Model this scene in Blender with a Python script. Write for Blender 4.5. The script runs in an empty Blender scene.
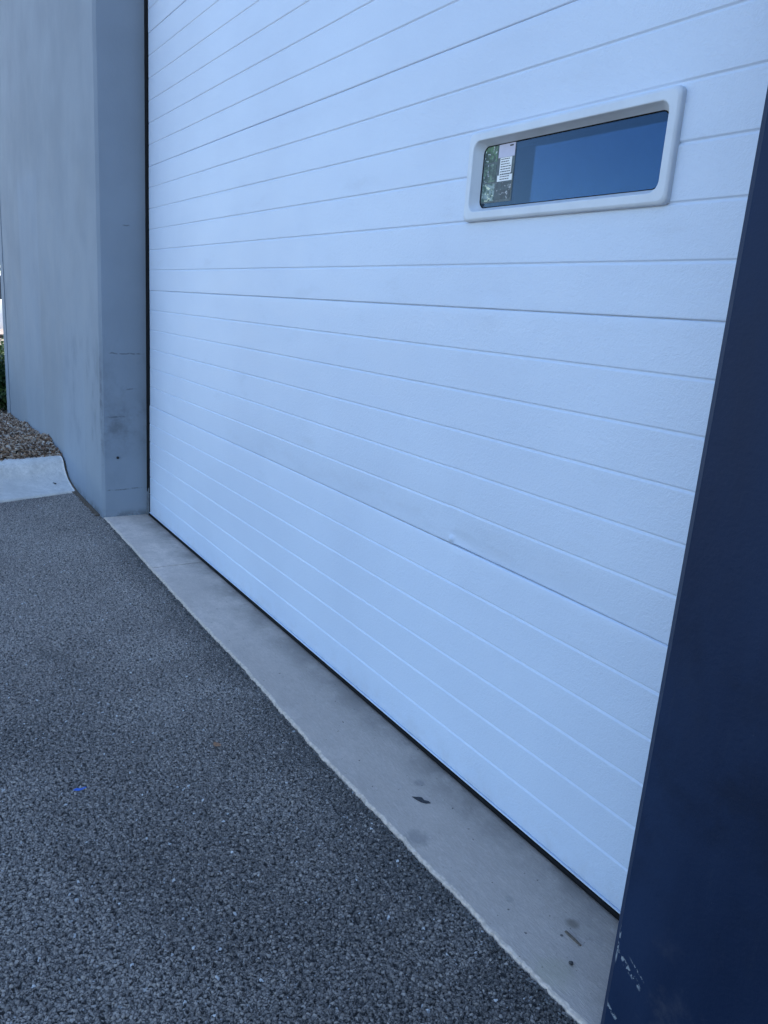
import bpy, bmesh, math, random
import numpy as np
from mathutils import Vector, Matrix
random.seed(7); rng = np.random.default_rng(7)
R = math.radians
S = bpy.context.scene
C = S.collection

# ------------------------------------------------------------------ helpers
def tag(o, label=None, cat=None, group=None, kind=None):
    if label: o['label'] = label
    if cat: o['category'] = cat
    if group: o['group'] = group
    if kind: o['kind'] = kind
    return o

def empty(name, loc=(0, 0, 0), rz=0):
    o = bpy.data.objects.new(name, None); C.objects.link(o)
    o.location = loc; o.rotation_euler = (0, 0, rz); o.empty_display_size = .1
    return o

def mesh_obj(name, V, F, mat, parent=None, smooth=False, bevel=0, seg=2):
    me = bpy.data.meshes.new(name)
    me.from_pydata([tuple(v) for v in V], [], [tuple(f) for f in F])
    me.validate(); me.update()
    if mat: me.materials.append(mat)
    if smooth:
        me.polygons.foreach_set('use_smooth', [True] * len(me.polygons))
    o = bpy.data.objects.new(name, me); C.objects.link(o)
    if parent: o.parent = parent
    if bevel:
        m = o.modifiers.new('bevel', 'BEVEL'); m.width = bevel; m.segments = seg
        m.limit_method = 'ANGLE'; m.angle_limit = R(35)
        me.polygons.foreach_set('use_smooth', [True] * len(me.polygons))
        w = o.modifiers.new('wn', 'WEIGHTED_NORMAL'); w.keep_sharp = True
    return o

class MB:
    def __init__(s): s.V = []; s.F = []
    def add(s, V, F):
        n = len(s.V); s.V += [tuple(v) for v in V]; s.F += [tuple(i + n for i in f) for f in F]
    def box(s, x0, x1, y0, y1, z0, z1):
        s.add([(x0,y0,z0),(x1,y0,z0),(x1,y1,z0),(x0,y1,z0),(x0,y0,z1),(x1,y0,z1),(x1,y1,z1),(x0,y1,z1)],
              [(0,3,2,1),(4,5,6,7),(0,1,5,4),(1,2,6,5),(2,3,7,6),(3,0,4,7)])
    def prism(s, poly, z0, z1):            # poly counter-clockwise in plan
        n = len(poly)
        V = [(x, y, z0) for x, y in poly] + [(x, y, z1) for x, y in poly]
        F = [tuple(range(n))[::-1], tuple(range(n, 2*n))] + [(i, (i+1) % n, n+(i+1) % n, n+i) for i in range(n)]
        s.add(V, F)
    def cyl(s, a, b, r0, r1=None, n=16, caps=True):
        r1 = r0 if r1 is None else r1
        a = Vector(a); b = Vector(b); d = (b-a).normalized()
        u = d.orthogonal().normalized(); w = d.cross(u)
        V = []
        for p, r in ((a, r0), (b, r1)):
            for i in range(n):
                t = 2*math.pi*i/n; V.append(p + r*(math.cos(t)*u + math.sin(t)*w))
        F = [(i, (i+1) % n, n+(i+1) % n, n+i) for i in range(n)]
        if caps: F += [tuple(range(n))[::-1], tuple(range(n, 2*n))]
        s.add(V, F)
    def obj(s, name, mat, parent=None, **k): return mesh_obj(name, s.V, s.F, mat, parent, **k)

# ------------------------------------------------------------------ materials
class NT:
    def __init__(s, name):
        s.m = bpy.data.materials.new(name); s.m.use_nodes = True
        s.t = s.m.node_tree; s.b = s.t.nodes['Principled BSDF']; s.out = s.t.nodes['Material Output']
        g = s.n('ShaderNodeNewGeometry'); s.pos = g.outputs['Position']; s.nor = g.outputs['Normal']
        x = s.n('ShaderNodeSeparateXYZ'); s.l(s.pos, x.inputs[0]); s.x, s.y, s.z = x.outputs
    def n(s, t, **k):
        nd = s.t.nodes.new(t)
        for a, b in k.items(): setattr(nd, a, b)
        return nd
    def l(s, a, b): s.t.links.new(a, b)
    def put(s, v, sock):
        if hasattr(v, 'is_output'): s.l(v, sock)
        else: sock.default_value = v
    def math(s, op, a, b=0., c=None, clamp=False):
        nd = s.n('ShaderNodeMath', operation=op, use_clamp=clamp)
        s.put(a, nd.inputs[0]); s.put(b, nd.inputs[1])
        if c is not None: s.put(c, nd.inputs[2])
        return nd.outputs[0]
    def scale(s, sc, src=None):
        nd = s.n('ShaderNodeMapping'); s.l(src or s.pos, nd.inputs[0]); nd.inputs['Scale'].default_value = sc
        return nd.outputs[0]
    def noise(s, sc, det=4, rough=.5, vec=None, dist=0., out=0):
        nd = s.n('ShaderNodeTexNoise'); s.l(vec or s.pos, nd.inputs['Vector'])
        nd.inputs['Scale'].default_value = sc; nd.inputs['Detail'].default_value = det
        nd.inputs['Roughness'].default_value = rough; nd.inputs['Distortion'].default_value = dist
        return nd.outputs[out]
    def voro(s, sc, feature='F1', vec=None, rand=1., out='Distance'):
        nd = s.n('ShaderNodeTexVoronoi', feature=feature); s.l(vec or s.pos, nd.inputs['Vector'])
        nd.inputs['Scale'].default_value = sc; nd.inputs['Randomness'].default_value = rand
        return nd.outputs[out]
    def ramp(s, f, a, b, lo=0., hi=1., smooth=True):
        nd = s.n('ShaderNodeMapRange', interpolation_type='SMOOTHSTEP' if smooth else 'LINEAR')
        s.put(f, nd.inputs[0]); nd.inputs[1].default_value = a; nd.inputs[2].default_value = b
        nd.inputs[3].default_value = lo; nd.inputs[4].default_value = hi
        return nd.outputs[0]
    def band(s, v, a, b, soft):            # 1 inside a..b
        return s.math('MULTIPLY', s.ramp(v, a-soft, a+soft), s.ramp(v, b-soft, b+soft, 1., 0.))
    def mix(s, f, a, b, mode='MIX'):
        nd = s.n('ShaderNodeMix', data_type='RGBA', blend_type=mode)
        s.put(f, nd.inputs[0])
        for v, k in ((a, 6), (b, 7)):
            if isinstance(v, tuple): v = (*v, 1) if len(v) == 3 else v
            s.put(v, nd.inputs[k])
        return nd.outputs[2]
    def col(s, c): s.put((*c, 1) if isinstance(c, tuple) and len(c) == 3 else c, s.b.inputs['Base Color'])
    def rough(s, r): s.put(r, s.b.inputs['Roughness'])
    def bump(s, h, dist, strength=1., prev=None):
        nd = s.n('ShaderNodeBump'); s.put(h, nd.inputs['Height'])
        nd.inputs['Distance'].default_value = dist; nd.inputs['Strength'].default_value = strength
        if prev: s.l(prev, nd.inputs['Normal'])
        return nd.outputs[0]
    def normal(s, n): s.l(n, s.b.inputs['Normal'])

def plain(name, c, rough=.6, metal=0., var=.12, sc=30, bump=0., spec=.5):
    t = NT(name)
    f = t.noise(sc, 5, .6)
    t.col(t.mix(t.ramp(f, .3, .7), tuple(v*(1-var) for v in c), tuple(min(1, v*(1+var)) for v in c)))
    t.rough(rough); t.b.inputs['Metallic'].default_value = metal; t.b.inputs['Specular IOR Level'].default_value = spec
    if bump: t.normal(t.bump(f, bump))
    return t.m

# white embossed steel of the door
def mat_door(emb=True):
    t = NT('door_steel' if emb else 'door_steel_smooth')
    big = t.noise(1.6, 3, .5)
    grime = t.noise(7, 6, .65, vec=t.scale((.5, 1, 1.6)))
    g = t.math('MULTIPLY', t.ramp(grime, .56, .74), t.band(t.z, .45, 1.75, .25))
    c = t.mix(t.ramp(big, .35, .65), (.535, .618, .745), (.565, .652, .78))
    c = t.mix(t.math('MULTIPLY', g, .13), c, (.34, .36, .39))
    sm_ = t.math('MULTIPLY', t.math('MULTIPLY', t.band(t.x, -2.9, -1.2, .3), t.band(t.z, .645, .70, .03)), t.ramp(t.noise(6, 6, .7, vec=t.scale((1, 1, 2.5))), .42, .62))
    c = t.mix(t.math('MULTIPLY', sm_, .10), c, (.25, .28, .33))
    sp = t.noise(22, 4, .6, vec=t.scale((1, 1, .5)))
    sg = t.math('MULTIPLY', t.ramp(sp, .67, .78), .14)
    c = t.mix(sg, c, (.45, .46, .48))
    # dirt splashed along the bottom edge
    lo = t.math('MULTIPLY', t.ramp(t.z, .02, .12, 1., 0.), t.ramp(t.noise(14, 5, .7), .4, .7))
    c = t.mix(t.math('MULTIPLY', lo, .25), c, (.4, .4, .4))
    t.col(c); t.rough(t.ramp(grime, .3, .7, .44, .56))
    # stucco embossing: short wavy worms
    if not emb: t.rough(.30); return t.m
    n1 = t.noise(135, 2, .5, dist=.6)
    n1 = t.math('ABSOLUTE', t.math('SUBTRACT', n1, .5))
    n1 = t.ramp(n1, 0., .1, 1., 0.)
    n2 = t.noise(105, 2, .5, dist=.4)
    h = t.math('ADD', t.math('MULTIPLY', n1, .3), n2)
    b1 = t.bump(h, .0011, .8)
    b2 = t.bump(t.noise(3.2, 2, .4), .012, .35, b1)
    t.normal(b2)
    return t.m

def mat_wall():
    t = NT('blue_grey_paint')
    base = (.226, .266, .315)
    n = t.noise(2.2, 4, .55)
    c = t.mix(t.ramp(n, .3, .7), tuple(v*.93 for v in base), tuple(v*1.06 for v in base))
    # vertical roller bands and repainted patches on the outer face
    band = t.noise(1.0, 2, .5, vec=t.scale((1.6, 1.6, .05)))
    c = t.mix(t.ramp(band, .42, .60, 0., .09), c, tuple(v*1.12 for v in base))
    edge = t.math('ADD', t.x, t.math('MULTIPLY', t.noise(2.5, 3, .5), .12))
    top = t.math('SUBTRACT', t.z, t.math('MULTIPLY', t.noise(1.7, 2, .5), .5))
    pt = t.math('MULTIPLY', t.band(edge, -6.75, -5.95, .02), t.ramp(top, 1.62, 1.78, 1., 0.))
    c = t.mix(t.math('MULTIPLY', pt, .26), c, (.26, .325, .415))
    pt2 = t.math('MULTIPLY', t.band(edge, -5.25, -4.62, .03), t.ramp(top, .62, .74, 1., 0.))
    c = t.mix(t.math('MULTIPLY', pt2, .22), c, (.255, .315, .40))
    # scuffs and rubbed dirt low on the corner
    sm = t.noise(4.5, 6, .7, vec=t.scale((1.5, 1.5, .8)))
    zone = t.math('MULTIPLY', t.band(t.z, .25, .95, .22), t.ramp(t.x, -5.5, -4.7))
    c = t.mix(t.math('MULTIPLY', t.math('MULTIPLY', t.ramp(sm, .48, .72), zone), .34), c, (.10, .115, .135))
    onrev = t.ramp(t.x, -4.300, -4.293)
    zz = t.math('MULTIPLY', onrev, t.band(t.z, .40, .62, .14))
    sm2 = t.noise(7, 7, .7, vec=t.scale((1, 1.0, 1.3)))
    c = t.mix(t.math('MULTIPLY', t.math('MULTIPLY', t.ramp(sm2, .38, .70), zz), .7), c, (.10, .11, .125))
    st = t.noise(1.0, 5, .6, vec=t.scale((5, 5, .35)))
    c = t.mix(t.math('MULTIPLY', t.math('MULTIPLY', t.ramp(st, .56, .72), t.ramp(t.z, 1.3, .2)), .08), c, (.12, .13, .15))
    # thin horizontal scratches on the reveal
    for z0, w, y0, y1 in ((.905, .0035, -.21, -.02), (.565, .004, -.215, -.12), (.715, .003, -.12, -.06), (.155, .003, -.22, 0.), (1.56, .003, -.12, -.09)):
        zl = t.math('ADD', t.z, t.math('MULTIPLY', t.noise(9, 3, .6), .03))
        m = t.math('MULTIPLY', t.band(zl, z0+.015-w, z0+.015+w, .002), t.band(t.y, y0, y1, .01))
        m = t.math('MULTIPLY', m, t.math('MULTIPLY', onrev, t.ramp(t.noise(30, 4, .6), .35, .55)))
        c = t.mix(t.math('MULTIPLY', m, .6), c, (.07, .08, .095))
    # grime line along the ground and rubbed corner
    gr = t.math('MULTIPLY', t.ramp(t.z, .0, .05, 1., 0.), t.ramp(t.noise(18, 5, .7), .35, .6))
    c = t.mix(t.math('MULTIPLY', gr, .6), c, (.07, .075, .08))
    cm = t.math('MULTIPLY', t.band(t.x, -4.316, -4.296, .005), t.math('MULTIPLY', t.ramp(t.y, -.17, -.2), t.ramp(t.noise(6, 6, .7, vec=t.scale((1, 1, .6))), .42, .6)))
    cm = t.math('MULTIPLY', cm, t.ramp(t.z, 1.2, .5))
    c = t.mix(t.math('MULTIPLY', cm, .65), c, (.09, .10, .12))
    t.col(c); t.rough(t.ramp(sm, .3, .7, .72, .85)); t.b.inputs['Specular IOR Level'].default_value = .22
    h = t.math('ADD', t.noise(70, 4, .6), t.math('MULTIPLY', t.noise(9, 3, .5), 1.5))
    t.normal(t.bump(h, .0015, .5))
    return t.m

def mat_navy():
    t = NT('navy_paint')
    n = t.noise(1.0, 5, .6, vec=t.scale((3, 3, .8)))
    c = t.mix(t.ramp(n, .3, .7), (.0050, .0140, .040), (.0100, .0240, .062))
    st = t.noise(3.2, 6, .7, vec=t.scale((1.6, 1.6, .8)))
    c = t.mix(t.ramp(st, .5, .75, 0., .3), c, (.022, .027, .038))
    pt_ = t.math('MULTIPLY', t.ramp(t.noise(2.2, 6, .7), .44, .60), t.band(t.z, .35, .85, .12))
    c = t.mix(t.math('MULTIPLY', pt_, .55), c, (.003, .008, .022))
    sc_ = t.ramp(t.noise(1., 5, .7, vec=t.scale((60, 60, 5))), .60, .70, 0., .25); c = t.mix(sc_, c, (.02, .03, .055))
    # chips through to the old pale coat near the exposed corner
    v = t.noise(1.0, 3, .6, vec=t.scale((120, 120, 90)))
    d = t.math('ADD', t.z, t.math('MULTIPLY', t.x, .62))     # chips run down to the right
    z1 = t.math('MULTIPLY', t.band(t.math('ADD', d, t.math('MULTIPLY', t.noise(60, 3, .6), .016)), -.2125, -.2035, .003), t.band(t.x, -.652, -.603, .005))
    z2 = t.math('MULTIPLY', t.band(d, -.335, -.328, .003), t.band(t.x, -.659, -.63, .004))
    z3 = t.math('MULTIPLY', t.band(t.z, .17, .235, .01), t.band(t.x, -.6585, -.654, .001))
    z4 = t.math('MULTIPLY', t.band(d, -.196, -.193, .0012), t.band(t.x, -.625, -.60, .01))
    zone = t.math('MAXIMUM', t.math('MAXIMUM', z1, z2), t.math('MAXIMUM', z3, z4))
    ch = t.math('MULTIPLY', t.ramp(v, .50, .53), zone)
    c = t.mix(ch, c, (.22, .25, .28))
    sp = t.math('MULTIPLY', t.ramp(t.noise(110, 2, .5), .80, .83), t.ramp(t.z, .9, .1))
    c = t.mix(sp, c, (.3, .32, .35))
    dust = t.math('MULTIPLY', t.ramp(t.noise(11, 6, .7), .5, .75), t.ramp(t.z, .42, .05))
    c = t.mix(t.math('MULTIPLY', dust, .3), c, (.11, .11, .12))
    t.col(c); t.rough(t.ramp(n, .3, .7, .52, .68)); t.b.inputs['Specular IOR Level'].default_value = .2
    h = t.math('ADD', t.noise(170, 3, .6), t.math('MULTIPLY', t.noise(14, 3, .5), 2.))
    h = t.math('SUBTRACT', h, t.math('MULTIPLY', ch, 1.2))
    t.normal(t.bump(h, .001, .5))
    return t.m

def mat_asphalt():
    t = NT('asphalt')
    warp = t.n('ShaderNodeVectorMath', operation='MULTIPLY_ADD')
    t.l(t.noise(170, 3, .6, out=1), warp.inputs[0]); warp.inputs[1].default_value = (.008, .008, .0); t.l(t.pos, warp.inputs[2])
    sw = t.n('ShaderNodeSeparateXYZ'); t.l(warp.outputs[0], sw.inputs[0])
    cm = t.n('ShaderNodeCombineXYZ'); t.l(sw.outputs[0], cm.inputs[0]); t.l(sw.outputs[1], cm.inputs[1]); w = cm.outputs[0]
    e1 = t.voro(138, 'DISTANCE_TO_EDGE', vec=w); cell = t.voro(138, vec=w, out='Color')
    e2 = t.voro(300, 'DISTANCE_TO_EDGE', vec=w); cell2 = t.voro(300, vec=w, out='Color')
    a = t.n('ShaderNodeSeparateXYZ'); t.l(cell, a.inputs[0]); a1, a2, a3 = a.outputs
    b = t.n('ShaderNodeSeparateXYZ'); t.l(cell2, b.inputs[0]); b1, b2, b3 = b.outputs
    st1 = t.math('MULTIPLY', t.ramp(e1, .0, .22), t.ramp(a1, .0, 1., .35, 1.))
    st2 = t.math('MULTIPLY', t.ramp(e2, .0, .25), t.ramp(b1, .0, 1., .15, .85))
    h = t.math('ADD', t.math('MULTIPLY', st1, .62), t.math('MULTIPLY', st2, .38))
    pit = t.ramp(t.noise(115, 3, .7), .52, .62)
    h = t.math('SUBTRACT', h, t.math('MULTIPLY', pit, .75))
    big = t.noise(1.1, 5, .6); mid = t.noise(7, 4, .6)
    c = t.mix(t.ramp(big, .35, .65), (.41, .335, .28), (.49, .405, .34))
    c = t.mix(t.ramp(mid, .35, .7, 0., .4), c, (.54, .45, .375))
    near = t.n('ShaderNodeMath', operation='ADD'); t.l(t.x, near.inputs[0]); t.l(t.math('MULTIPLY', t.y, -.4), near.inputs[1])
    near_dark = t.ramp(t.math('ADD', near.outputs[0], t.math('MULTIPLY', mid, .5)), -2.6, -.7, 0., .78)
    c = t.mix(near_dark, c, (.215, .182, .155))  # asphalt colour gets darker towards the camera
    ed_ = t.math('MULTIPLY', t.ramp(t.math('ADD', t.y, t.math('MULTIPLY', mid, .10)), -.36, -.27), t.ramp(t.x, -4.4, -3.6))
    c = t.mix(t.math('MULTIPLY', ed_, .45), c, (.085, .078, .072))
    mac = t.noise(2.3, 3, .55, dist=.5)
    c = t.mix(t.ramp(mac, .50, .68, 0., .38), c, (.60, .51, .43)); c = t.mix(t.ramp(mac, .46, .30, 0., .35), c, (.11, .10, .09))
    c = t.mix(t.ramp(a2, 0., .5, .4, 0.), c, (.075, .066, .06))
    c = t.mix(t.ramp(h, -.05, .36, .9, 0.), c, (.012, .012, .012))       # dark binder between the stones, with crevice shade painted into it
    c = t.mix(t.math('MULTIPLY', t.ramp(a2, .55, 1., 0., .6), t.ramp(st1, .25, .5)), c, (.50, .43, .37))
    c = t.mix(t.math('MULTIPLY', t.ramp(b2, .0, .35, .45, 0.), t.ramp(st2, .1, .3)), c, (.06, .058, .058))
    c = t.mix(t.math('MULTIPLY', t.math('GREATER_THAN', a3, .994), t.ramp(st1, .35, .6)), c, (.62, .60, .57))
    c = t.mix(t.math('MULTIPLY', t.math('GREATER_THAN', b3, .986), t.ramp(st2, .2, .5)), c, (.48, .46, .44))
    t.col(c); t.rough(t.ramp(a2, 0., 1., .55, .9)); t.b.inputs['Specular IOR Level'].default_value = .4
    hh = t.math('ADD', h, t.math('MULTIPLY', t.noise(520, 3, .6), .25))
    t.normal(t.bump(hh, .0025, .8))
    dp = t.n('ShaderNodeDisplacement'); t.l(h, dp.inputs['Height']); dp.inputs['Midlevel'].default_value = .45; dp.inputs['Scale'].default_value = .0058
    t.l(dp.outputs[0], t.out.inputs['Displacement']); t.m.displacement_method = 'DISPLACEMENT'
    return t.m

def mat_concrete(name='concrete', base=(.76, .635, .545), apron=True):
    t = NT(name)
    big = t.noise(2.6, 5, .6); mid = t.noise(16, 6, .7); fine = t.noise(260, 3, .6)
    c = t.mix(t.ramp(big, .3, .7), tuple(v*.74 for v in base), tuple(v*1.12 for v in base))
    c = t.mix(t.ramp(mid, .40, .70, 0., .6), c, tuple(v*.62 for v in base))
    c = t.mix(t.ramp(fine, .3, .7, 0., .42), c, tuple(v*.55 for v in base))
    md2 = t.noise(55, 5, .7); c = t.mix(t.ramp(md2, .42, .66, 0., .4), c, tuple(v*.62 for v in base))
    pit = t.ramp(t.voro(55), .12, .07)
    pit = t.math('MULTIPLY', pit, t.ramp(t.noise(12, 2, .5), .5, .6))
    c = t.mix(t.math('MULTIPLY', pit, .6), c, (.08, .08, .08))
    h = t.math('ADD', t.math('MULTIPLY', mid, .7), t.math('MULTIPLY', fine, .3))
    if apron:
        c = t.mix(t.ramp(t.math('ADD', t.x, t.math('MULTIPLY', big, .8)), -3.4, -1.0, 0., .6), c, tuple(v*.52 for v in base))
        broom = t.noise(1.0, 4, .65, vec=t.scale((26, 200, 30)), dist=2.2)
        c = t.mix(t.ramp(broom, .45, .66, 0., .16), c, tuple(v*1.25 for v in base))
        h = t.math('ADD', h, t.math('MULTIPLY', broom, .8))
        # darker towards the door line and some round stains
        door_dark = t.math('MULTIPLY', t.ramp(t.y, -.15, -.01), t.ramp(t.noise(5, 5, .65), .25, .65))
        c = t.mix(t.math('MULTIPLY', door_dark, .62), c, (.15, .135, .12))
        sp_ = t.math('MULTIPLY', t.ramp(t.noise(38, 6, .75), .60, .68), t.ramp(t.noise(3, 2, .5), .4, .6)); c = t.mix(t.math('MULTIPLY', sp_, .35), c, (.16, .145, .13))
        fl_ = t.ramp(t.noise(75, 2, .4), .735, .755); c = t.mix(t.math('MULTIPLY', fl_, .8), c, (.08, .075, .07))
        for sx, sy, r, k, cc in ((-.872, -.097, .016, .6, (.14, .11, .08)), (-1.25, -.235, .035, .4, (.15, .15, .15)), (-1.43, -.10, .018, .35, (.15, .15, .15)),
                             (-.80, -.225, .05, .3, (.42, .38, .25)), (-.99, -.17, .012, .3, (.2, .19, .18)), (-.756, -.07, .02, .35, (.2, .19, .18))):
            v = t.n('ShaderNodeVectorMath', operation='DISTANCE'); t.l(t.pos, v.inputs[0]); v.inputs[1].default_value = (sx, sy, 0)
            dd = t.math('ADD', v.outputs['Value'], t.math('MULTIPLY', t.math('SUBTRACT', t.noise(45, 4, .6), .5), r*1.3))
            c = t.mix(t.math('MULTIPLY', t.ramp(dd, r*.35, r*1.15, 1., 0.), k), c, cc)
    else:
        cr = t.math('MULTIPLY', t.ramp(t.noise(6, 5, .7, vec=t.scale((1, 1, 3))), .52, .72), .4)
        c = t.mix(cr, c, tuple(v*.62 for v in base))
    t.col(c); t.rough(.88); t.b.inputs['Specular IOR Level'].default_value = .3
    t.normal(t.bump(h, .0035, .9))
    return t.m

def mat_leaf(name, a, b):
    t = NT(name)
    oi = t.n('ShaderNodeNewGeometry').outputs['Random Per Island']
    c = t.mix(oi, a, b)
    t.col(c); t.rough(.5); t.b.inputs['Specular IOR Level'].default_value = .4
    tr = t.n('ShaderNodeBsdfTranslucent'); t.l(c, tr.inputs[0])
    mx = t.n('ShaderNodeMixShader'); mx.inputs[0].default_value = .25
    t.l(t.b.outputs[0], mx.inputs[1]); t.l(tr.outputs[0], mx.inputs[2]); t.l(mx.outputs[0], t.out.inputs[0])
    return t.m

def mat_chips():
    t = NT('wood_chips')
    oi = t.n('ShaderNodeNewGeometry').outputs['Random Per Island']
    cr = t.n('ShaderNodeValToRGB'); t.l(oi, cr.inputs[0])
    e = cr.color_ramp.elements
    e[0].position = 0; e[0].color = (.06, .042, .03, 1); e[1].position = 1; e[1].color = (.70, .61, .52, 1)
    for p, c in ((.25, (.20, .105, .055, 1)), (.5, (.36, .22, .135, 1)), (.75, (.50, .37, .27, 1))):
        k = e.new(p); k.color = c
    t.col(t.mix(t.ramp(t.noise(90, 3, .6), .3, .7, 0., .3), cr.outputs[0], (.06, .05, .04)))
    t.rough(.9); t.normal(t.bump(t.noise(220, 3, .6), .002))
    return t.m

def mat_glass():
    t = NT('window_glass')
    t.col((.55, .72, .90)); t.rough(0.); t.b.inputs['Transmission Weight'].default_value = 1.; t.b.inputs['IOR'].default_value = 1.47; t.b.inputs['Specular Tint'].default_value = (.25, .48, .80, 1)
    t.normal(t.bump(t.noise(2.5, 2, .5), .002, .15))
    return t.m

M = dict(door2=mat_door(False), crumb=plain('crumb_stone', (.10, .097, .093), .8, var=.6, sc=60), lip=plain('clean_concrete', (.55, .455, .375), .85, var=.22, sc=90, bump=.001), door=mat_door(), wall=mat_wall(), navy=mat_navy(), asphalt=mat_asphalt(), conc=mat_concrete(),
         kerb=mat_concrete('kerb_concrete', (.88, .82, .75), False), chips=mat_chips(), glass=mat_glass(),
         frame=plain('frame_plastic', (.56, .61, .67), .5, var=.05, sc=12, bump=.0004),
         rubber=plain('black_rubber', (.008, .008, .009), .8, var=.3, spec=.15), gasket=plain('grey_gasket', (.34, .38, .44), .7), alu=plain('aluminium', (.55, .56, .57), .4, .9, .1),
         galv=plain('galvanised_steel', (.22, .24, .26), .5, .6, .25, 40),
         inner=plain('interior_grey', (.10, .10, .105), .9), paper=plain('paper', (.78, .80, .80), .6, var=.03),
         paperl=plain('lilac_paper', (.50, .50, .62), .6, var=.06), ink=plain('ink', (.03, .03, .04), .6), soil=plain('soil', (.06, .045, .035), .95, var=.4, sc=25, bump=.01),
         bluep=plain('blue_plastic', (.02, .13, .55), .4), leafb=plain('dry_leaf', (.26, .13, .065), .7, var=.3, sc=200), flake=plain('dark_flake', (.035, .035, .04), .85, var=.3, sc=150),
         twig=plain('dry_wood', (.13, .10, .075), .85, var=.3, sc=200), stone=plain('dark_stone', (.045, .042, .04), .8, var=.3, sc=200),
         leaf=mat_leaf('hedge_leaf', (.010, .030, .008), (.045, .085, .022)), leaf2=mat_leaf('tree_leaf', (.03, .07, .018), (.09, .14, .035)),
         bark=plain('bark', (.09, .07, .055), .95, var=.35, sc=18, bump=.02), bolt=plain('dark_steel', (.02, .02, .022), .5, .5))

# ------------------------------------------------------------------ ground
HZ = 1.215
def sheet(name, mat, x0, x1, y0, y1, z): 
    o = mesh_obj(name, [(x0,y0,z),(x1,y0,z),(x1,y1,z),(x0,y1,z)], [(0,1,2,3)], mat); return tag(o, kind='structure')
PX0, PX1, PY0, PY1 = -5.2, -.3, -1.5, -.15
cx = [-5.2]
while cx[-1] < PX1: cx.append(cx[-1]+(.0022+.0032*min(1, max(0, (-cx[-1]-.6)/4.))))
cx = np.array(cx); cx[-1] = PX1
cy = np.linspace(PY0, PY1, 430)
nx_, ny_ = len(cx), len(cy)
GX, GY = np.meshgrid(cx, cy, indexing='ij')
VV = np.stack([GX.ravel(), GY.ravel(), np.full(GX.size, -.007)], 1)
ii, jj = np.meshgrid(np.arange(nx_-1), np.arange(ny_-1), indexing='ij'); a0 = (ii*ny_+jj).ravel()
FF = np.stack([a0, a0+ny_, a0+ny_+1, a0+1], 1)
nv = len(VV); outer = []
for (x0, x1, y0, y1) in ((-400, PX0, -400, 400), (PX1, 400, -400, 400), (PX0, PX1, -400, PY0), (PX0, PX1, PY1, 400)):
    outer += [(x0, y0, -.0071), (x1, y0, -.0071), (x1, y1, -.0071), (x0, y1, -.0071)]
VV = np.vstack([VV, np.array(outer)]); FF = np.vstack([FF, np.arange(16).reshape(4, 4)+nv])
gm_ = bpy.data.meshes.new('asphalt_ground'); gm_.vertices.add(len(VV)); gm_.vertices.foreach_set('co', VV.ravel())
gm_.loops.add(FF.size); gm_.loops.foreach_set('vertex_index', FF.ravel().astype(np.int32))
gm_.polygons.add(len(FF)); gm_.polygons.foreach_set('loop_start', np.arange(0, FF.size, 4, dtype=np.int32)); gm_.update(calc_edges=True)
gm_.polygons.foreach_set('use_smooth', [True]*len(FF))
gm_.materials.append(M['asphalt']); go_ = bpy.data.objects.new('asphalt_ground', gm_); C.objects.link(go_); tag(go_, kind='structure')

# concrete apron under the door, ragged front edge
edge = [(-4.40,-.243),(-4.299,-.243),(-3.782,-.248),(-3.342,-.253),(-2.788,-.26),(-2.506,-.262),(-2.256,-.2585),(-1.901,-.270),(-1.654,-.274),(-1.358,-.271),(-1.199,-.270),(-1.05,-.2655),(-.935,-.267),(-.845,-.265),(-.765,-.262),(-.692,-.259),(1.6,-.262)]
ex = np.array([e[0] for e in edge]); ey = np.array([e[1] for e in edge])
xs = np.array(sorted([x for x in np.arange(-4.40, 1.6, .006) if abs(x+3.372) > .010]+[-3.3785, -3.3755, -3.3745, -3.3695, -3.3685, -3.3655]))
def fr(x, k, ph): return math.sin(x*k+ph)
ys = np.interp(xs, ex, ey)
def edgenoise(x):
    s = 0
    for i, (k, a) in enumerate(((17, .0012), (41, .0010), (97, .0008), (211, .0006), (430, .0005), (800, .0004))):
        s += a*math.sin(x*k+i*1.7+2*math.sin(x*k*.37+i))
    return s
jit = np.array([edgenoise(x) for x in xs]) + rng.normal(0, .0006, len(xs))
V = []; F = []
n = len(xs)
for i, x in enumerate(xs):
    y = ys[i]+jit[i]
    V += [(x, y-.001, -.018), (x, y, -.0055), (x, y+.0022, -.0018), (x, y+.0075+.0012*math.sin(x*33), 0), (x, .0, 0), (x, .6, 0)]
for i in range(n-1):
    for k in range(5):
        a = i*6+k; F.append((a, a+6, a+7, a+1))
# cut the contraction joint as a real narrow slot: drop those vertices
for i, x in enumerate(xs):
    if abs(x+3.372) < .003:
        for k in (2, 3, 4, 5): V[i*6+k] = (V[i*6+k][0], V[i*6+k][1], -.014)
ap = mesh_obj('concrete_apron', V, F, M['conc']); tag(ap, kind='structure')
ap.data.materials.append(M['lip']); ap.data.polygons.foreach_set('material_index', [1 if k % 5 < 3 else 0 for k in range(len(F))])

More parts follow.
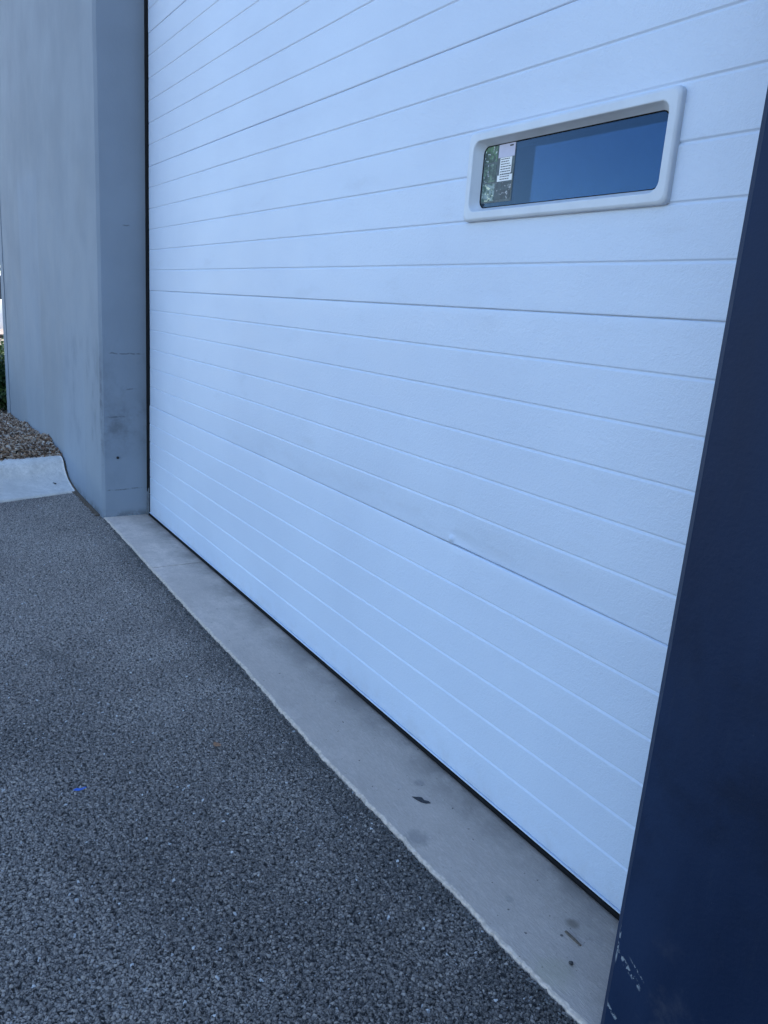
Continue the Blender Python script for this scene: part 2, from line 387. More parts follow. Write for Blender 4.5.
# loose asphalt crumbs along that edge: one ragged fringe
def pebble_mesh(pts, sizes, flat=.7):
    base = [(1,0,0),(-1,0,0),(0,1,0),(0,-1,0),(0,0,1),(0,0,-1),(.6,.6,.55),(-.6,.6,.5),(.6,-.6,.5),(-.6,-.6,.55)]
    tri = [(4,6,0),(0,8,4),(4,8,3),(3,9,4),(4,9,1),(1,7,4),(4,7,2),(2,6,4),(0,6,2),(2,7,1),(1,9,3),(3,8,0),(0,2,5),(2,1,5),(1,3,5),(3,0,5)]
    V = []; F = []
    for p, s in zip(pts, sizes):
        a = random.random()*6.28; ca, sa = math.cos(a), math.sin(a); k = len(V)
        e = random.uniform(.65, 1.)
        for b in base:
            x, y, z = (b[0]*s*random.uniform(.75,1.2), b[1]*s*e*random.uniform(.75,1.2), b[2]*s*flat*random.uniform(.75,1.2))
            V.append((p[0]+x*ca-y*sa, p[1]+x*sa+y*ca, p[2]+z))
        F += [tuple(i+k for i in f) for f in tri]
    return V, F
pts = []; sz = []
for i in range(1500):
    x = -4.35 + 3.75*rng.random()**.8
    if x > -.62: continue
    y = np.interp(x, xs, ys+jit) - abs(rng.normal(0, .012)) - .005
    pts.append((x, y, -.0065)); sz.append(rng.uniform(.0015, .004))
V, F = pebble_mesh(pts, sz, .8)
cr = mesh_obj('asphalt_crumbs', V, F, M['crumb']); tag(cr, 'dark ragged crumbs of asphalt along the front edge of the concrete strip', 'crumbs', kind='stuff')

# ------------------------------------------------------------------ building
B = empty('building', (-4, 4, 0))
tag(B, 'blue grey painted concrete building with a navy pillar, around the white door', 'building')
def bpart(mb, name, mat, **k):
    o = mb.obj(name, mat, None, **k); o.parent = B; o.matrix_parent_inverse = Matrix.Translation((4, -4, 0)); return o
H = 6.6; Y0 = -.250
ch = .015; ch2 = .020; RX = -4.290
w = MB()
w.prism([(-8.03+.02, Y0), (-7.835, Y0), (-7.83, Y0+.06), (-7.775, Y0+.06), (-7.77, Y0), (RX-ch, Y0), (RX, Y0+ch), (RX, .30), (-8.03, .30), (-8.03, Y0+.02)], -.2, H)
o = bpart(w, 'wall', M['wall']); o['label'] = 'blue grey painted wall with scuffed corner left of the door'
w = MB()
w.prism([(-.676+ch2, Y0), (1.35, Y0), (1.35, .30), (-.676, .30), (-.676, Y0+ch2)], -.2, H)
o = bpart(w, 'pillar', M['navy']); o['label'] = 'navy blue painted pillar with chipped edge right of the door'
w = MB(); w.box(RX+.002, -.679, -.10, .28, 3.70, H-.01); bpart(w, 'header', M['wall'])
w = MB(); w.box(1.352, 9, Y0+.003, .30, -.2, H-.005); bpart(w, 'wall', M['wall'])
w = MB(); w.box(-8.03, -7.8, .302, 14, -.2, H); w.box(8.8, 9, .302, 14, -.2, H); w.box(-7.798, 8.798, 13.8, 14, -.2, H); bpart(w, 'rear_wall', M['wall'])
w = MB(); w.box(-8.2, 9.1, -.36, 14.1, H+.003, H+.35); bpart(w, 'roof', M['wall'])
w = MB(); w.box(-7.79, 8.79, .62, 13.79, -.006, .004); bpart(w, 'inner_floor', M['inner'])
# corner bead / bolt on the reveal
w = MB(); w.cyl((-4.292, -.165, .337), (-4.282, -.165, .337), .008, .006, 10); bpart(w, 'bolt_head', M['bolt'], bevel=.001)

# ------------------------------------------------------------------ sectional door
D = empty('sectional_door', (-2.45, 0, 0))
tag(D, 'white ribbed sectional overhead door with one small window', 'garage door')
def dpart(o):
    o.parent = D; o.matrix_parent_inverse = Matrix.Translation((2.45, 0, 0)); return o
SX0, SX1 = -4.244, -.702
Z0 = .0245; ST = .1016
WX0, WX1, WZ0, WZ1 = -1.572, -1.004, 1.463, 1.6245      # hole for the window
dents = [(-1.533, .6475, .0085, .0075, -.0075), (-1.49, .655, .05, .018, .0035), (-1.528, .70, .03, .05, .002), (-1.457, 1.236, .03, .03, -.003), (-1.515, .78, .05, .16, .0030), (-1.75, .72, .25, .10, .002), (-2.9, .9, .3, .2, .0025), (-3.3, 1.5, .35, .25, -.0015), (-2.2, 1.7, .3, .3, .0015), (-1.1, 1.05, .2, .15, -.0015)]
def section(k0, k1, hole):
    zb = Z0+k0*ST; zt = Z0+k1*ST
    prof = []                                # (z, y, bendable)
    if k0: prof += [(zb+.0006, .030), (zb+.0006, .003), (zb+.0014, .0008), (zb+.0026, .0001), (zb+.0042, 0)]
    else:  prof += [(zb, .030), (zb, .0005), (zb+.001, 0)]
    for k in range(k0, k1):
        za = Z0+k*ST; zc = za+ST
        if k > k0: prof += [(za+.0005, .0036), (za+.0012, .0032), (za+.0030, .0003), (za+.0038, 0), (za+.0050, 0)]
        lo = prof[-1][0]; hi = zc-.0064 if k < k1-1 else zc-.0042
        nd_ = 24 if k == 6 and k0 == 6 else 6
        cand = [lo+(hi-lo)*j/nd_ for j in range(1, nd_)]
        if hole:
            for hz in (WZ0, WZ1):
                if lo < hz < hi: cand = sorted([c for c in cand if abs(c-hz) > .008]+[hz])
        prof += [(c, 0) for c in cand]
        if k < k1-1: prof += [(zc-.0064, 0), (zc-.0052, 0), (zc-.0044, .0003), (zc-.0012, .0032), (zc-.0005, .0036)]
    prof += [(zt-.0048, 0), (zt-.0036, .0003), (zt-.0014, .0019), (zt-.0006, .0035), (zt-.0006, .030)]
    cx = list(np.arange(SX0, -1.62, .024))+list(np.arange(-1.61, -1.42, .004))+list(np.arange(-1.415, SX1, .024))+[SX1]
    if hole: cx = sorted([c for c in cx if abs(c-WX0) > .01 and abs(c-WX1) > .01]+[WX0, WX1])
    m = len(prof); V = []; F = []
    for x in cx:
        for z, y in prof:
            d = 0
            for dx, dz, rx, rz, a in dents:
                d += a*math.exp(-((x-dx)/rx)**2-((z-dz)/rz)**2)
            q_ = math.exp(-((x+2.1)/1.25)**4)
            if z <= .634: d += .0085*q_*max(0, (z-.22)/.414)**1.3
            else: d += .0085*q_*max(0, 1-(z-.634)/.17)**1.6
            sr = max(0., min(1., (x+1.545)/.05)); sr = sr*sr*(3-2*sr)*max(0., min(1., (-.75-x)/.5))
            if z <= .634: d -= .0020*sr*max(0, (z-.5)/.134)
            else: d += .0035*sr*max(0, 1-(z-.634)/.08)
            d += .0007*math.sin(x*2.3+k0)+.0005*math.sin(x*5.1+z*4)
            V.append((x, y+(d if y < .02 else 0), z))
    for i in range(len(cx)-1):
        for j in range(m-1):
            zm = (prof[j][0]+prof[j+1][0])/2; xm = (cx[i]+cx[i+1])/2
            if hole and WX0 < xm < WX1 and WZ0 < zm < WZ1: continue
            a = i*m+j; F.append((a, a+m, a+m+1, a+1))
    # rear skin, end caps
    q = MB(); q.V = V; q.F = F
    if hole:
        for r in ((SX0, WX0, zb, zt), (WX1, SX1, zb, zt), (WX0, WX1, zb, WZ0), (WX0, WX1, WZ1, zt)):
            q.add([(r[0], .045, r[2]), (r[1], .045, r[2]), (r[1], .045, r[3]), (r[0], .045, r[3])], [(0, 3, 2, 1)])
        for a, b in (((WX0, WZ0), (WX1, WZ0)), ((WX1, WZ0), (WX1, WZ1)), ((WX1, WZ1), (WX0, WZ1)), ((WX0, WZ1), (WX0, WZ0))):
            q.add([(a[0], .004, a[1]), (b[0], .004, b[1]), (b[0], .045, b[1]), (a[0], .045, a[1])], [(0, 1, 2, 3)])
    else:
        q.add([(SX0, .045, zb), (SX1, .045, zb), (SX1, .045, zt), (SX0, .045, zt)], [(0, 3, 2, 1)])
    for x in (SX0, SX1):
        q.add([(x, .0015, zb), (x, .045, zb), (x, .045, zt), (x, .0015, zt)], [(0, 1, 2, 3)])
    q.add([(SX0, .030, zt-.0006), (SX1, .030, zt-.0006), (SX1, .045, zt-.0006), (SX0, .045, zt-.0006)], [(0, 1, 2, 3)])
    q.add([(SX0, .030, zb+.0006), (SX1, .030, zb+.0006), (SX1, .045, zb+.0006), (SX0, .045, zb+.0006)], [(0, 1, 2, 3)])
    o = q.obj('door_section', M['door'])
    o.data.polygons.foreach_set('use_smooth', [len(p.vertices) == 4 and p.index < len(F) for p in o.data.polygons])
    o.data.materials.append(M['door2'])
    mi = []
    for p in o.data.polygons:
        z = p.center[2]-Z0; dz = abs((z+ST/2) % ST-ST/2)
        mi.append(1 if dz < .0063 and abs(p.normal[1]) < .985 or dz < .0015 else 0)
    o.data.polygons.foreach_set('material_index', mi)
    return dpart(o)
secs = []
for i in range(6):
    s = section(i*6, i*6+6, i == 2)
    off = (-.0012, 0.0008, 0, .0004, -.0004, 0)[i]
    s.location.y += off; secs.append(s)
secs[2]['label'] = 'white ribbed door section that holds the window'
# dark gasket visible down inside the joints
g = MB()
for k in (12, 18, 24, 30): g.box(SX0+.002, SX1-.002, .0040, .028, Z0+k*ST-.0008, Z0+k*ST+.0008)
dpart(g.obj('joint_gasket', M['gasket']))
g = MB(); q0 = list(np.arange(SX0+.002, SX1-.05, .06))+[SX1-.002]
for a_, b_ in zip(q0[:-1], q0[1:]):
    ya, yb = (.0022+.0085*math.exp(-((x_+2.1)/1.25)**4) for x_ in (a_, b_)); zz_ = Z0+6*ST
    g.add([(a_, ya, zz_-.0008), (b_, yb, zz_-.0008), (b_, .028, zz_-.0008), (a_, .028, zz_-.0008), (a_, ya, zz_+.0008), (b_, yb, zz_+.0008), (b_, .028, zz_+.0008), (a_, .028, zz_+.0008)], [(0,3,2,1),(4,5,6,7),(0,1,5,4),(2,3,7,6)])
dpart(g.obj('joint_gasket', M['gasket']))
# bottom retainer and rubber bulb
g = MB(); g.box(SX0, SX1, -.0065, .044, Z0-.0045, Z0-.0008); dpart(g.obj('bottom_retainer', M['door'], bevel=.001))
g = MB()
pr = [(-.0045, Z0-.006), (-.009, .015), (-.0085, .006), (-.004, .0015), (.02, .001), (.036, .004), (.040, .015), (.038, Z0-.006)]
nb = len(pr)
V = [(x, y, z) for x in (SX0-.01, SX1) for y, z in pr]
F = [(i, (i+1) % nb, nb+(i+1) % nb, nb+i) for i in range(nb)]+[tuple(range(nb))[::-1], tuple(range(nb, 2*nb))]
dpart(mesh_obj('bottom_seal', V, F, M['rubber'], bevel=.002))
# side brush seal, side track foot
g = MB(); g.box(-4.2895, -4.2455, -.006, .012, .135, 3.7); dpart(g.obj('side_seal', M['rubber']))
g = MB(); g.add([(-4.289, -.009, .002), (-4.247, -.009, .002), (-4.247, -.0065, .002), (-4.289, -.0065, .002), (-4.281, -.009, .12), (-4.247, -.009, .165), (-4.247, -.0065, .165), (-4.281, -.0065, .12)],
              [(0,3,2,1),(4,5,6,7),(0,1,5,4),(1,2,6,5),(2,3,7,6),(3,0,4,7)]); dpart(g.obj('side_track', M['galv']))

# window frame: rounded ring lofted through nested rounded rectangles
def rr(x0, x1, z0, z1, r, y, n=8):
    P = []
    for cx, cz, a in ((x1-r, z1-r, 0), (x0+r, z1-r, 90), (x0+r, z0+r, 180), (x1-r, z0+r, 270)):
        for i in range(n+1):
            t = R(a+90*i/n); P.append((cx+r*math.cos(t), y, cz+r*math.sin(t)))
    return P
def ring(name, loops, mat):
    m = len(loops[0]); V = [p for l in loops for p in l]; F = []
    for k in range(len(loops)-1):
        for i in range(m): F.append((k*m+i, k*m+(i+1) % m, (k+1)*m+(i+1) % m, (k+1)*m+i))
    return mesh_obj(name, V, F, mat, smooth=True)
fx0, fx1, fz0, fz1 = -1.582, -.986, 1.444, 1.6435
def inset(d, y, r, e=None): e = d if e is None else e; return rr(fx0+d, fx1-d, fz0+e, fz1-e, r, y)
fo = ring('window_frame', [inset(.000, .002, .014), inset(.0002, -.007, .014), inset(.0010, -.0095, .0145), inset(.0022, -.0110, .015), inset(.006, -.0132, .016), inset(.0068, -.0134, .016), inset(.0072, -.0134, .016), inset(.0190, -.0142, .020, 0.0190), inset(.0200, -.0142, .020, 0.0198),
      inset(.0212, -.0138, .0205, 0.0210), inset(.0220, -.0128, .021, 0.0218), inset(.0230, -.0105, .0205, 0.0226), inset(.0242, -.0080, .020, 0.0235), inset(.0340, .0072, .018, 0.0305), inset(.0350, .0090, .018, 0.0315)], M['frame'])
dpart(fo)
gk = ring('window_gasket', [inset(.0348, .0082, .018, 0.0313), inset(.0362, .0080, .017, 0.0328), inset(.0370, .0096, .017, 0.0334)], M['rubber']); dpart(gk)
g = MB(); g.box(WX0+.012, WX1-.012, .0098, .0128, WZ0+.005, WZ1-.005); gl = dpart(g.obj('window_pane', M['glass']))
g = MB(); g.box(WX0+.012, WX1-.012, .0400, .0430, WZ0+.005, WZ1-.005); gl = dpart(g.obj('window_pane', M['glass']))

# ------------------------------------------------------------------ notice behind the glass
N = empty('notice', (-1.49, .0405, 1.54)); tag(N, 'small notice with plant pictures and white text blocks taped on the window glass', 'notice')
nx0, nx1, nz0, nz1 = -1.546, -1.437, 1.486, 1.614
def npart(o): o.parent = N; o.matrix_parent_inverse = Matrix.Translation((1.49, -.0405, -1.54)); return o
YN = .0096
g = MB(); g.box(nx0, nx1, YN, YN+.00015, nz0, nz1); npart(g.obj('sheet', plain('photo_dark', (.07, .10, .11), .5, var=.3, sc=90)))
def photo_mat(name, a, b, c3, sc):
    t = NT(name); f = t.noise(sc, 5, .65); f2 = t.noise(sc*1.6, 4, .6, vec=t.scale((1, 1, 1.3)))
    c = t.mix(t.ramp(f, .42, .58), a, b); c = t.mix(t.ramp(f2, .57, .64), c, c3); t.col(c); t.rough(.4); return t.m
pms = [photo_mat('photo_hedge', (.02, .05, .04), (.07, .17, .08), (.45, .52, .55), 75), photo_mat('photo_garden', (.02, .05, .05), (.10, .18, .13), (.30, .33, .38), 62),
       photo_mat('photo_flowers', (.03, .09, .07), (.22, .30, .30), (.65, .70, .50), 85), photo_mat('photo_lawn', (.01, .025, .04), (.03, .06, .075), (.35, .37, .4), 60)]
W = nx1-nx0; Hn = nz1-nz0
for k, (a, b, c_, d) in enumerate(((.04, .44, .70, .98), (.04, .44, .36, .67), (.04, .44, .03, .33), (.48, .96, .04, .33))):
    g = MB(); g.box(nx0+a*W, nx0+b*W, YN-.0005, YN-.0001, nz0+c_*Hn, nz0+d*Hn); npart(g.obj('picture', pms[k]))
for k, (a, b, c_, d, mm) in enumerate(((.48, .99, .75, .99, 'paperl'), (.55, .92, .46, .745, 'paper'), (.50, .97, .35, .455, 'paper'))):
    g = MB(); g.box(nx0+a*W, nx0+b*W, YN-.0006, YN-.0001, nz0+c_*Hn, nz0+d*Hn); npart(g.obj('text_block', M[mm]))
g = MB()
for k in range(9):
    z = nz0+(.72-.042*k)*Hn; l = random.uniform(.22, .31)
    x = nx0+.585*W
    while x < nx0+(.585+l)*W:
        ww = random.uniform(.003, .008); g.box(x, x+ww, YN-.0010, YN-.0007, z-.0009, z+.0009); x += ww+.0015
g2 = MB(); g2.box(nx0+.82*W, nx0+.93*W, YN-.0010, YN-.0007, nz0+.92*Hn, nz0+.945*Hn)
npart(g.obj('text_lines', M['ink'])); npart(g2.obj('emblem', M['ink']))

# ------------------------------------------------------------------ kerb
def kerb_x(y): return -4.957+(-.25-y)*.31
prof = [(-.02, -.05), (.015, -.006), (-.02, .003), (-.10, .012), (-.19, .026), (-.26, .046), (-.305, .075), (-.33, .105), (-.352, .126), (-.385, .138), (-.43, .142), (-.50, .141), (-.52, .135), (-.525, .05)]
V = []; F = []; yy = list(np.arange(-7.0, -1.6, .2))+list(np.arange(-1.6, -.264, .03))+[-.264]
m = len(prof)
for y in yy:
    for px_, pz in prof:
        V.append((kerb_x(y)+px_+.003*math.sin(y*23+px_*40)*(pz > .0), y, pz+.0015*math.sin(y*31+px_*60)))
for i in range(len(yy)-1):
    for j in range(m-1): a = i*m+j; F.append((a, a+m, a+m+1, a+1))
F.append(tuple(range((len(yy)-1)*m, len(yy)*m)))
kb = mesh_obj('kerb', V, [f[::-1] for f in F], M['kerb'], smooth=True); kb.data.polygons[-1].use_smooth = False
tag(kb, kind='structure')

# ------------------------------------------------------------------ mulch bed
def bed_z(x, y):
    k = np.interp(x, [-14, -9.5, -8.2, -7.05, -5.9, -5.55, -5.4], [-.03, -.02, .0, .085, .155, .150, .130])
    edge = max(0., min(1., (-.238-y)/.5))
    return k*(1-.0*edge)+.012*math.sin(x*7+y*5)+.01*math.sin(x*13-y*9)
V = []; F = []; gx = np.linspace(-14, -5.40, 90); gy = np.linspace(-6.9, -.254, 60)
def bx_(u, y): return u+(kerb_x(y)-kerb_x(-.25))*max(0, min(1, (u+9)/3.6))
for x in gx:
    for y in gy: V.append((bx_(x, y), y, bed_z(x, y)-.015))
for i in range(89):
    for j in range(59): a = i*60+j; F.append((a, a+60, a+61, a+1))
bed = mesh_obj('planting_bed', V, F, M['soil'], smooth=True); tag(bed, kind='structure')
nC = 42000
u = rng.random(nC)
X = np.where(u < .75, rng.uniform(-8.3, -5.40, nC), rng.uniform(-13, -5.4, nC)); Yc = np.where(u < .75, -.257-rng.random(nC)**1.3*1.3, -.257-rng.random(nC)*4)
V = []; F = []
for i in range(nC):
    L = random.uniform(.007, .026); Wd = random.uniform(.003, .008); T = random.uniform(.0015, .004)
    x, y = X[i], Yc[i]; z = bed_z(x, y)+random.uniform(-.010, .022)
    # chips lean into the wall too
    rot = Matrix.Rotation(random.random()*6.28, 3, 'Z') @ Matrix.Rotation(random.gauss(0, .45), 3, 'Y') @ Matrix.Rotation(random.gauss(0, .45), 3, 'X')
    px_ = bx_(x, y)
    k = len(V)
    for a, b, c_ in ((-1,-1,-1),(1,-.6,-1),(1,.6,-1),(-1,1,-1),(-1,-1,1),(1,-.6,1),(1,.6,1),(-1,1,1)):
        v = rot @ Vector((a*L, b*Wd, c_*T)); V.append((px_+v.x, min(y+v.y, -.252), z+v.z))
    F += [tuple(q+k for q in f) for f in ((0,3,2,1),(4,5,6,7),(0,1,5,4),(1,2,6,5),(2,3,7,6),(3,0,4,7))]
mu = mesh_obj('bark_mulch', V, F, M['chips']); tag(mu, 'brown and grey wood chip mulch heaped behind the kerb against the wall', 'mulch', kind='stuff')
# debris packed in the gap between kerb end and wall, and along the wall foot
pts = []; sz = []
for i in range(1500):
    t_ = random.random(); q = t_*.52
    zt = np.interp(-q, [p[0] for p in prof[1:12]][::-1], [p[1] for p in prof[1:12]][::-1])
    pts.append((kerb_x(-.25)-q, random.uniform(-.264, -.252), zt*random.uniform(.2, .95)-.004)); sz.append(random.uniform(.003, .009))
for i in range(1600):
    x = random.uniform(-4.98, -4.36); pts.append((x, -.252-abs(random.gauss(0, .010)), -.004)); sz.append(random.uniform(.002, .006))
V, F = pebble_mesh(pts, sz, .8)
V = [(a, min(b, -.2505), c_) for a, b, c_ in V]
de = mesh_obj('gap_debris', V, F, M['twig']); tag(de, 'dark grit and wood scraps packed between kerb end and wall foot', 'debris', kind='stuff')

# ------------------------------------------------------------------ litter
def blob(name, cx, cy, z, pts2, th, mat, label, cat, rz=0, curl=0.):
    # thin flat scrap from a 2-d outline, with real thickness and a little curl
    n = len(pts2); c, s = math.cos(rz), math.sin(rz)
    V = []
    for zz in (0, th):
        for x, y in pts2: V.append((x*c-y*s, x*s+y*c, zz+curl*(x*x+y*y)))
    F = [tuple(range(n))[::-1], tuple(range(n, 2*n))]+[(i, (i+1) % n, n+(i+1) % n, n+i) for i in range(n)]
    o = mesh_obj(name, V, F, mat); o.location = (cx, cy, z); return tag(o, label, cat)
blob('plastic_scrap', -1.794, -.893, .001, [(-.016,-.002),(-.003,-.005),(.006,-.002),(.016,.001),(.013,.004),(.002,.003),(-.008,.006)], .0015, M['bluep'], 'tiny bright blue plastic scrap lying on the asphalt', 'litter', 1.4, 10)
blob('dry_leaf', -1.839, -.515, .001, [(-.014,0),(-.007,-.008),(.004,-.009),(.013,-.003),(.015,.003),(.006,.008),(-.006,.007)], .001, M['leafb'], 'small orange brown dry leaf lying flat on the asphalt', 'leaf', .3, 12)
blob('dark_flake', -1.366, -.140, .0005, [(-.026,-.001),(-.012,-.006),(.006,-.009),(.018,-.006),(.027,.002),(.019,.006),(.008,.003),(-.002,.010),(-.010,.008),(-.016,.003)], .0012, M['flake'], 'dark irregular flake stuck to the concrete below the door', 'flake', .5)
blob('wood_splinter', -.842, -.128, .0008, [(-.021,-.0022),(.004,-.003),(.021,-.0018),(.023,.001),(.003,.0026),(-.020,.0018)], .003, M['twig'], 'thin brown wood splinter on the concrete near the navy pillar', 'splinter', .0)
V, F = pebble_mesh([(0, 0, .003)], [.0075], .75)
o = mesh_obj('pebble', V, F, M['stone'], smooth=True); o.location = (-.797, -.180, 0); sb = o.modifiers.new('s', 'SUBSURF'); sb.levels = sb.render_levels = 2
tag(o, 'dark round pebble on the concrete near the navy pillar', 'pebble')
blob('bark_chip', -5.085, -.36, .021, [(-.016,-.004),(.012,-.005),(.018,.001),(.008,.005),(-.014,.004)], .006, M['bolt'], 'single black bark chip lying on the sloping kerb face', 'bark chip', .4)

# ------------------------------------------------------------------ plants and far things beyond the wall end
def leaves(P, size, n_up=.3):
    n = len(P); a = rng.random(n)*6.28; t = rng.normal(0, .7, n)
    V = np.zeros((n*4, 3)); s = rng.uniform(.6, 1.2, n)*size
    d1 = np.stack([np.cos(a)*np.cos(t), np.sin(a)*np.cos(t), np.sin(t)], 1)
    r = rng.normal(size=(n, 3)); d2 = np.cross(d1, r); d2 /= np.linalg.norm(d2, axis=1)[:, None]
    for k, (u_, v_) in enumerate(((-1, 0), (0, -.45), (1, 0), (0, .45))): V[k::4] = P+d1*(s*u_)[:, None]+d2*(s*v_)[:, None]
    F = np.arange(n*4).reshape(n, 4)
    return V.tolist(), F.tolist()
def shrub(loc, rx, h, nl, label, size=.03):
    r = empty('shrub', loc); tag(r, label, 'shrub', 'shrubs in the bed beyond the wall end')
    cl = rng.normal(size=(26, 3)); cl /= np.linalg.norm(cl, axis=1)[:, None]; cl *= rng.uniform(.45, .95, 26)[:, None]
    idx = rng.integers(0, 26, nl); P = cl[idx]+rng.normal(0, .2, (nl, 3))
    P = P*np.array([rx, rx, h*.5])+np.array([0, 0, h*.55]); P[:, 2] = np.abs(P[:, 2])
    V, F = leaves(P, size); mesh_obj('foliage', V, F, M['leaf'], r)
    g = MB()
    for i in range(9): g.cyl((random.uniform(-.04,.04), random.uniform(-.04,.04), 0), (random.uniform(-.7,.7)*rx, random.uniform(-.7,.7)*rx, h*.8), .012, .004, 6)
    g.obj('stem', M['bark'], r)
shrub((-8.62, -.34, -.06), .40, .54, 13000, 'low dense dark green shrub right beside the wall end')
shrub((-9.7, -.15, -.06), .50, .50, 8000, 'dark green shrub second from the wall end')
shrub((-11.3, .1, -.03), .6, .55, 8000, 'dark green shrub farthest from the wall end')
shrub((-9.5, -1.5, -.02), .5, .6, 8000, 'dark green shrub standing out in front of the others')
def tree(loc, h, rc, label, nl=14000):
    r = empty('tree', loc); tag(r, label, 'tree', 'trees beyond the car park')
    g = MB(); top = Vector((random.uniform(-.2,.2), random.uniform(-.2,.2), h*.45)); g.cyl((0,0,0), top, .17, .11, 12)
    C0 = []
    for i in range(11):
        a = i*2.4; p = top+Vector((math.cos(a)*rc*random.uniform(.3,.8), math.sin(a)*rc*random.uniform(.3,.8), h*random.uniform(.02,.42)))
        g.cyl(top-Vector((0,0,random.uniform(0,.6))), p, .06, .015, 7); C0.append(p)
    g.obj('trunk', M['bark'], r)
    C0 = np.array([list(p) for p in C0]+[[rng.normal(0, rc*.35), rng.normal(0, rc*.35), h*rng.uniform(.4, .95)] for _ in range(16)])
    P = C0[rng.integers(0, len(C0), nl)]+rng.normal(0, rc*.19, (nl, 3))
    V, F = leaves(P, .075); mesh_obj('crown', V, F, M['leaf2'], r)
tree((-34, 3.6, 0), 5.2, 2.4, 'broad green tree behind the white car')
tree((-36, -4, 0), 6.2, 2.8, 'taller green tree far left behind the parked cars')
tree((-39, 12, 0), 6.5, 3.0, 'green tree far behind, hidden by the wall')

def car(loc, rz, paint, label):
    r = empty('parked_car', loc, rz); tag(r, label, 'car', 'cars parked beyond the wall end')
    # half-width, section outline per station (x along length)
    st = [(-2.20,.62,.42,.74),(-2.10,.80,.30,.82),(-1.6,.88,.22,.86),(-.9,.90,.22,.90),(0,.90,.22,.92),(.9,.90,.22,.92),(1.6,.89,.22,.95),(2.05,.84,.28,.96),(2.20,.70,.42,.90)]
    V = []; F = []
    for x, hw, zb, zt in st:
        V += [(x,-hw*.93,zb),(x,-hw,zb+.15),(x,-hw,zt-.18),(x,-hw*.94,zt-.04),(x,-hw*.80,zt),(x,hw*.80,zt),(x,hw*.94,zt-.04),(x,hw,zt-.18),(x,hw,zb+.15),(x,hw*.93,zb)]
    for i in range(len(st)-1):
        for j in range(10): a = i*10+j; b = i*10+(j+1) % 10; F.append((a, b, b+10, a+10))
    F.append(tuple(range(10))); F.append(tuple(range((len(st)-1)*10, len(st)*10))[::-1])
    mesh_obj('body', V, [f[::-1] for f in F], paint, r, bevel=.03)
    gm = M['cglass']
    st = [(-1.05,.74,.0),(-.45,.66,.44),(.1,.64,.53),(1.0,.64,.52),(1.55,.66,.40),(1.95,.74,.02)]
    V = []; F = []
    for x, hw, dz in st:
        zb = .90; V += [(x,-.80,zb),(x,-hw,zb+dz+.02),(x,hw,zb+dz+.02),(x,.80,zb)]
    for i in range(len(st)-1):
        for j in range(3): a = i*4+j; F.append((a, a+1, a+5, a+4))
    mesh_obj('greenhouse_glass', V, F, gm, r)
    V = []; F = []
    for x, hw, dz in st[1:5]: V += [(x,-hw-.01,.90+dz+.01),(x,-hw+.03,.90+dz+.055),(x,hw-.03,.90+dz+.055),(x,hw+.01,.90+dz+.01)]
    for i in range(3):
        for j in range(3): a = i*4+j; F.append((a, a+4, a+5, a+1))
    mesh_obj('roof', V, F, paint, r, smooth=True)
    for s in (-1, 1):
        g = MB()
        for a, b in (((-1.05,.92),(-.45,1.37)), ((.25,.92),(.22,1.45)), ((1.95,.94),(1.5,1.34))):
            g = MB(); g.cyl((a[0], s*.80, a[1]), (b[0], s*.665, b[1]), .035, .03, 6); g.obj('window_pillar', paint, r)
        for x in (-1.38, 1.38):
            g = MB(); g.cyl((x, s*.70, .32), (x, s*.925, .32), .32, .32, 28); w_ = g.obj('wheel', M['rubber'], r, bevel=.02)
            g = MB(); g.cyl((x, s*.90, .32), (x, s*.935, .32), .20, .19, 20); g.obj('rim', M['alu'], w_)
        g = MB(); g.box(-2.19, -2.08, min(s*.45, s*.74), max(s*.45, s*.74), .58, .72); g.obj('headlight', M['alu'], r, bevel=.02)
        g = MB(); g.box(2.10, 2.19, min(s*.50, s*.76), max(s*.50, s*.76), .68, .84); g.obj('tail_light', M['redl'], r, bevel=.02)
        g = MB(); g.box(-.85, -.70, min(s*.88, s*1.02), max(s*.88, s*1.02), .93, 1.06); g.obj('mirror', paint, r, bevel=.02)
M['cglass'] = plain('car_glass', (.02, .025, .03), .08, var=.1)
M['redl'] = plain('red_lens', (.45, .02, .02), .25)
M['wp'] = plain('white_car_paint', (.78, .78, .78), .3, var=.02); M['rp'] = plain('red_car_paint', (.35, .03, .03), .3, var=.05)
car((-21.5, .75, -.007), R(75), M['wp'], 'white parked car seen past the wall end')
car((-27.5, 1.9, -.007), R(80), M['rp'], 'red parked car behind the white one')

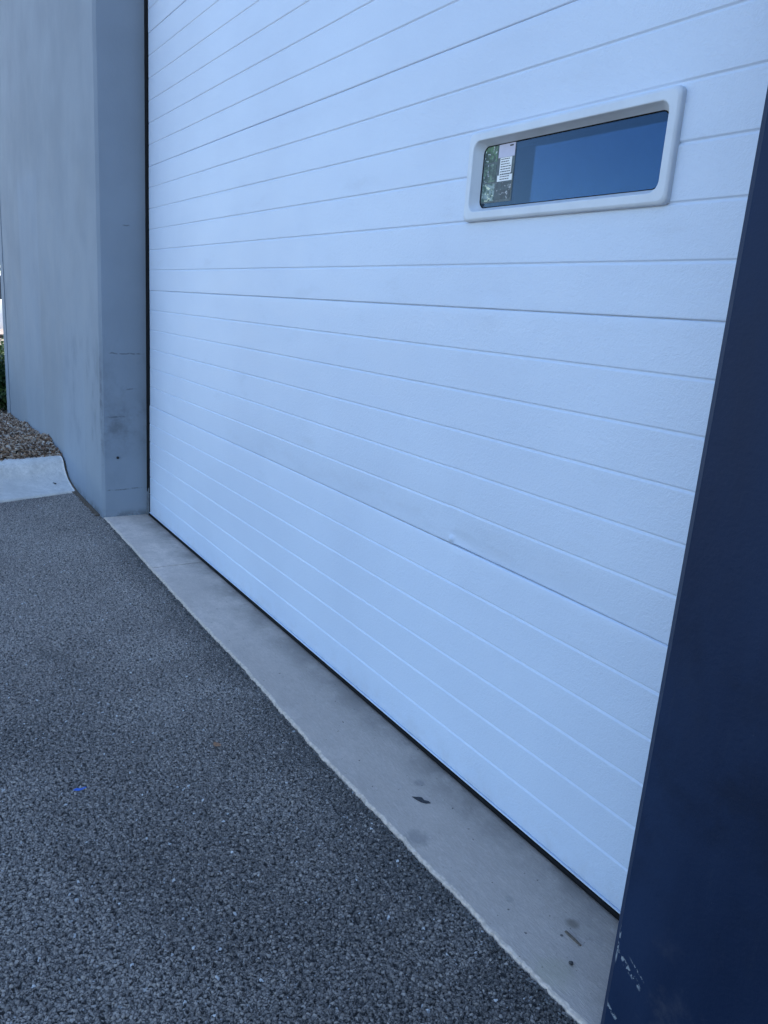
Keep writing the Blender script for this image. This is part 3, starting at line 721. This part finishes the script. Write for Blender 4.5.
# ------------------------------------------------------------------ camera
yaw, pit, rol, Fp = -.981691992, -.252989624, .0741104799, 766.317503
f = Vector((math.sin(yaw)*math.cos(pit), math.cos(yaw)*math.cos(pit), math.sin(pit)))
r0 = Vector((math.cos(yaw), -math.sin(yaw), 0)); u0 = r0.cross(f)
r1 = math.cos(rol)*r0+math.sin(rol)*u0; u1 = -math.sin(rol)*r0+math.cos(rol)*u0
cd = bpy.data.cameras.new('camera'); cam = bpy.data.objects.new('camera', cd); C.objects.link(cam)
m4 = Matrix.Identity(4)
for i in range(3): m4[i][0] = r1[i]; m4[i][1] = u1[i]; m4[i][2] = -f[i]
m4[0][3], m4[1][3], m4[2][3] = 0, -1.23487596, 1.21542185
cam.matrix_world = m4
cd.sensor_fit = 'HORIZONTAL'; cd.sensor_width = 36; cd.lens = Fp/768*36; cd.clip_end = 2000; cd.clip_start = .05
S.camera = cam

# ------------------------------------------------------------------ light
SE, AZ = R(60), R(16)            # sun behind the building, a little to the right (+x)
to = Vector((math.sin(AZ)*math.cos(SE), math.cos(AZ)*math.cos(SE), math.sin(SE)))
sd = bpy.data.lights.new('sun', 'SUN'); sd.energy = 3.6; sd.angle = R(.53); sd.color = (1, .95, .88)
so = bpy.data.objects.new('sun', sd); C.objects.link(so); so.rotation_euler = (-to).to_track_quat('-Z', 'Y').to_euler(); so.location = (0, 0, 20)
wd = bpy.data.worlds.new('World'); S.world = wd; wd.use_nodes = True
nt = wd.node_tree; sk = nt.nodes.new('ShaderNodeTexSky'); sk.sky_type = 'NISHITA'; sk.sun_disc = False
sk.sun_elevation = SE; sk.sun_rotation = AZ; sk.air_density = 1.; sk.dust_density = .1; sk.ozone_density = 3.
bg = nt.nodes['Background']; nt.links.new(sk.outputs[0], bg.inputs[0]); bg.inputs[1].default_value = .13

S.render.engine = 'CYCLES'
S.cycles.max_bounces = 8; S.cycles.use_denoising = True
S.render.resolution_x = 768; S.render.resolution_y = 1024
vs = S.view_settings
vs.view_transform = 'Standard'; vs.look = 'None'; vs.gamma = 1; vs.use_curve_mapping = False; vs.exposure = 1.75
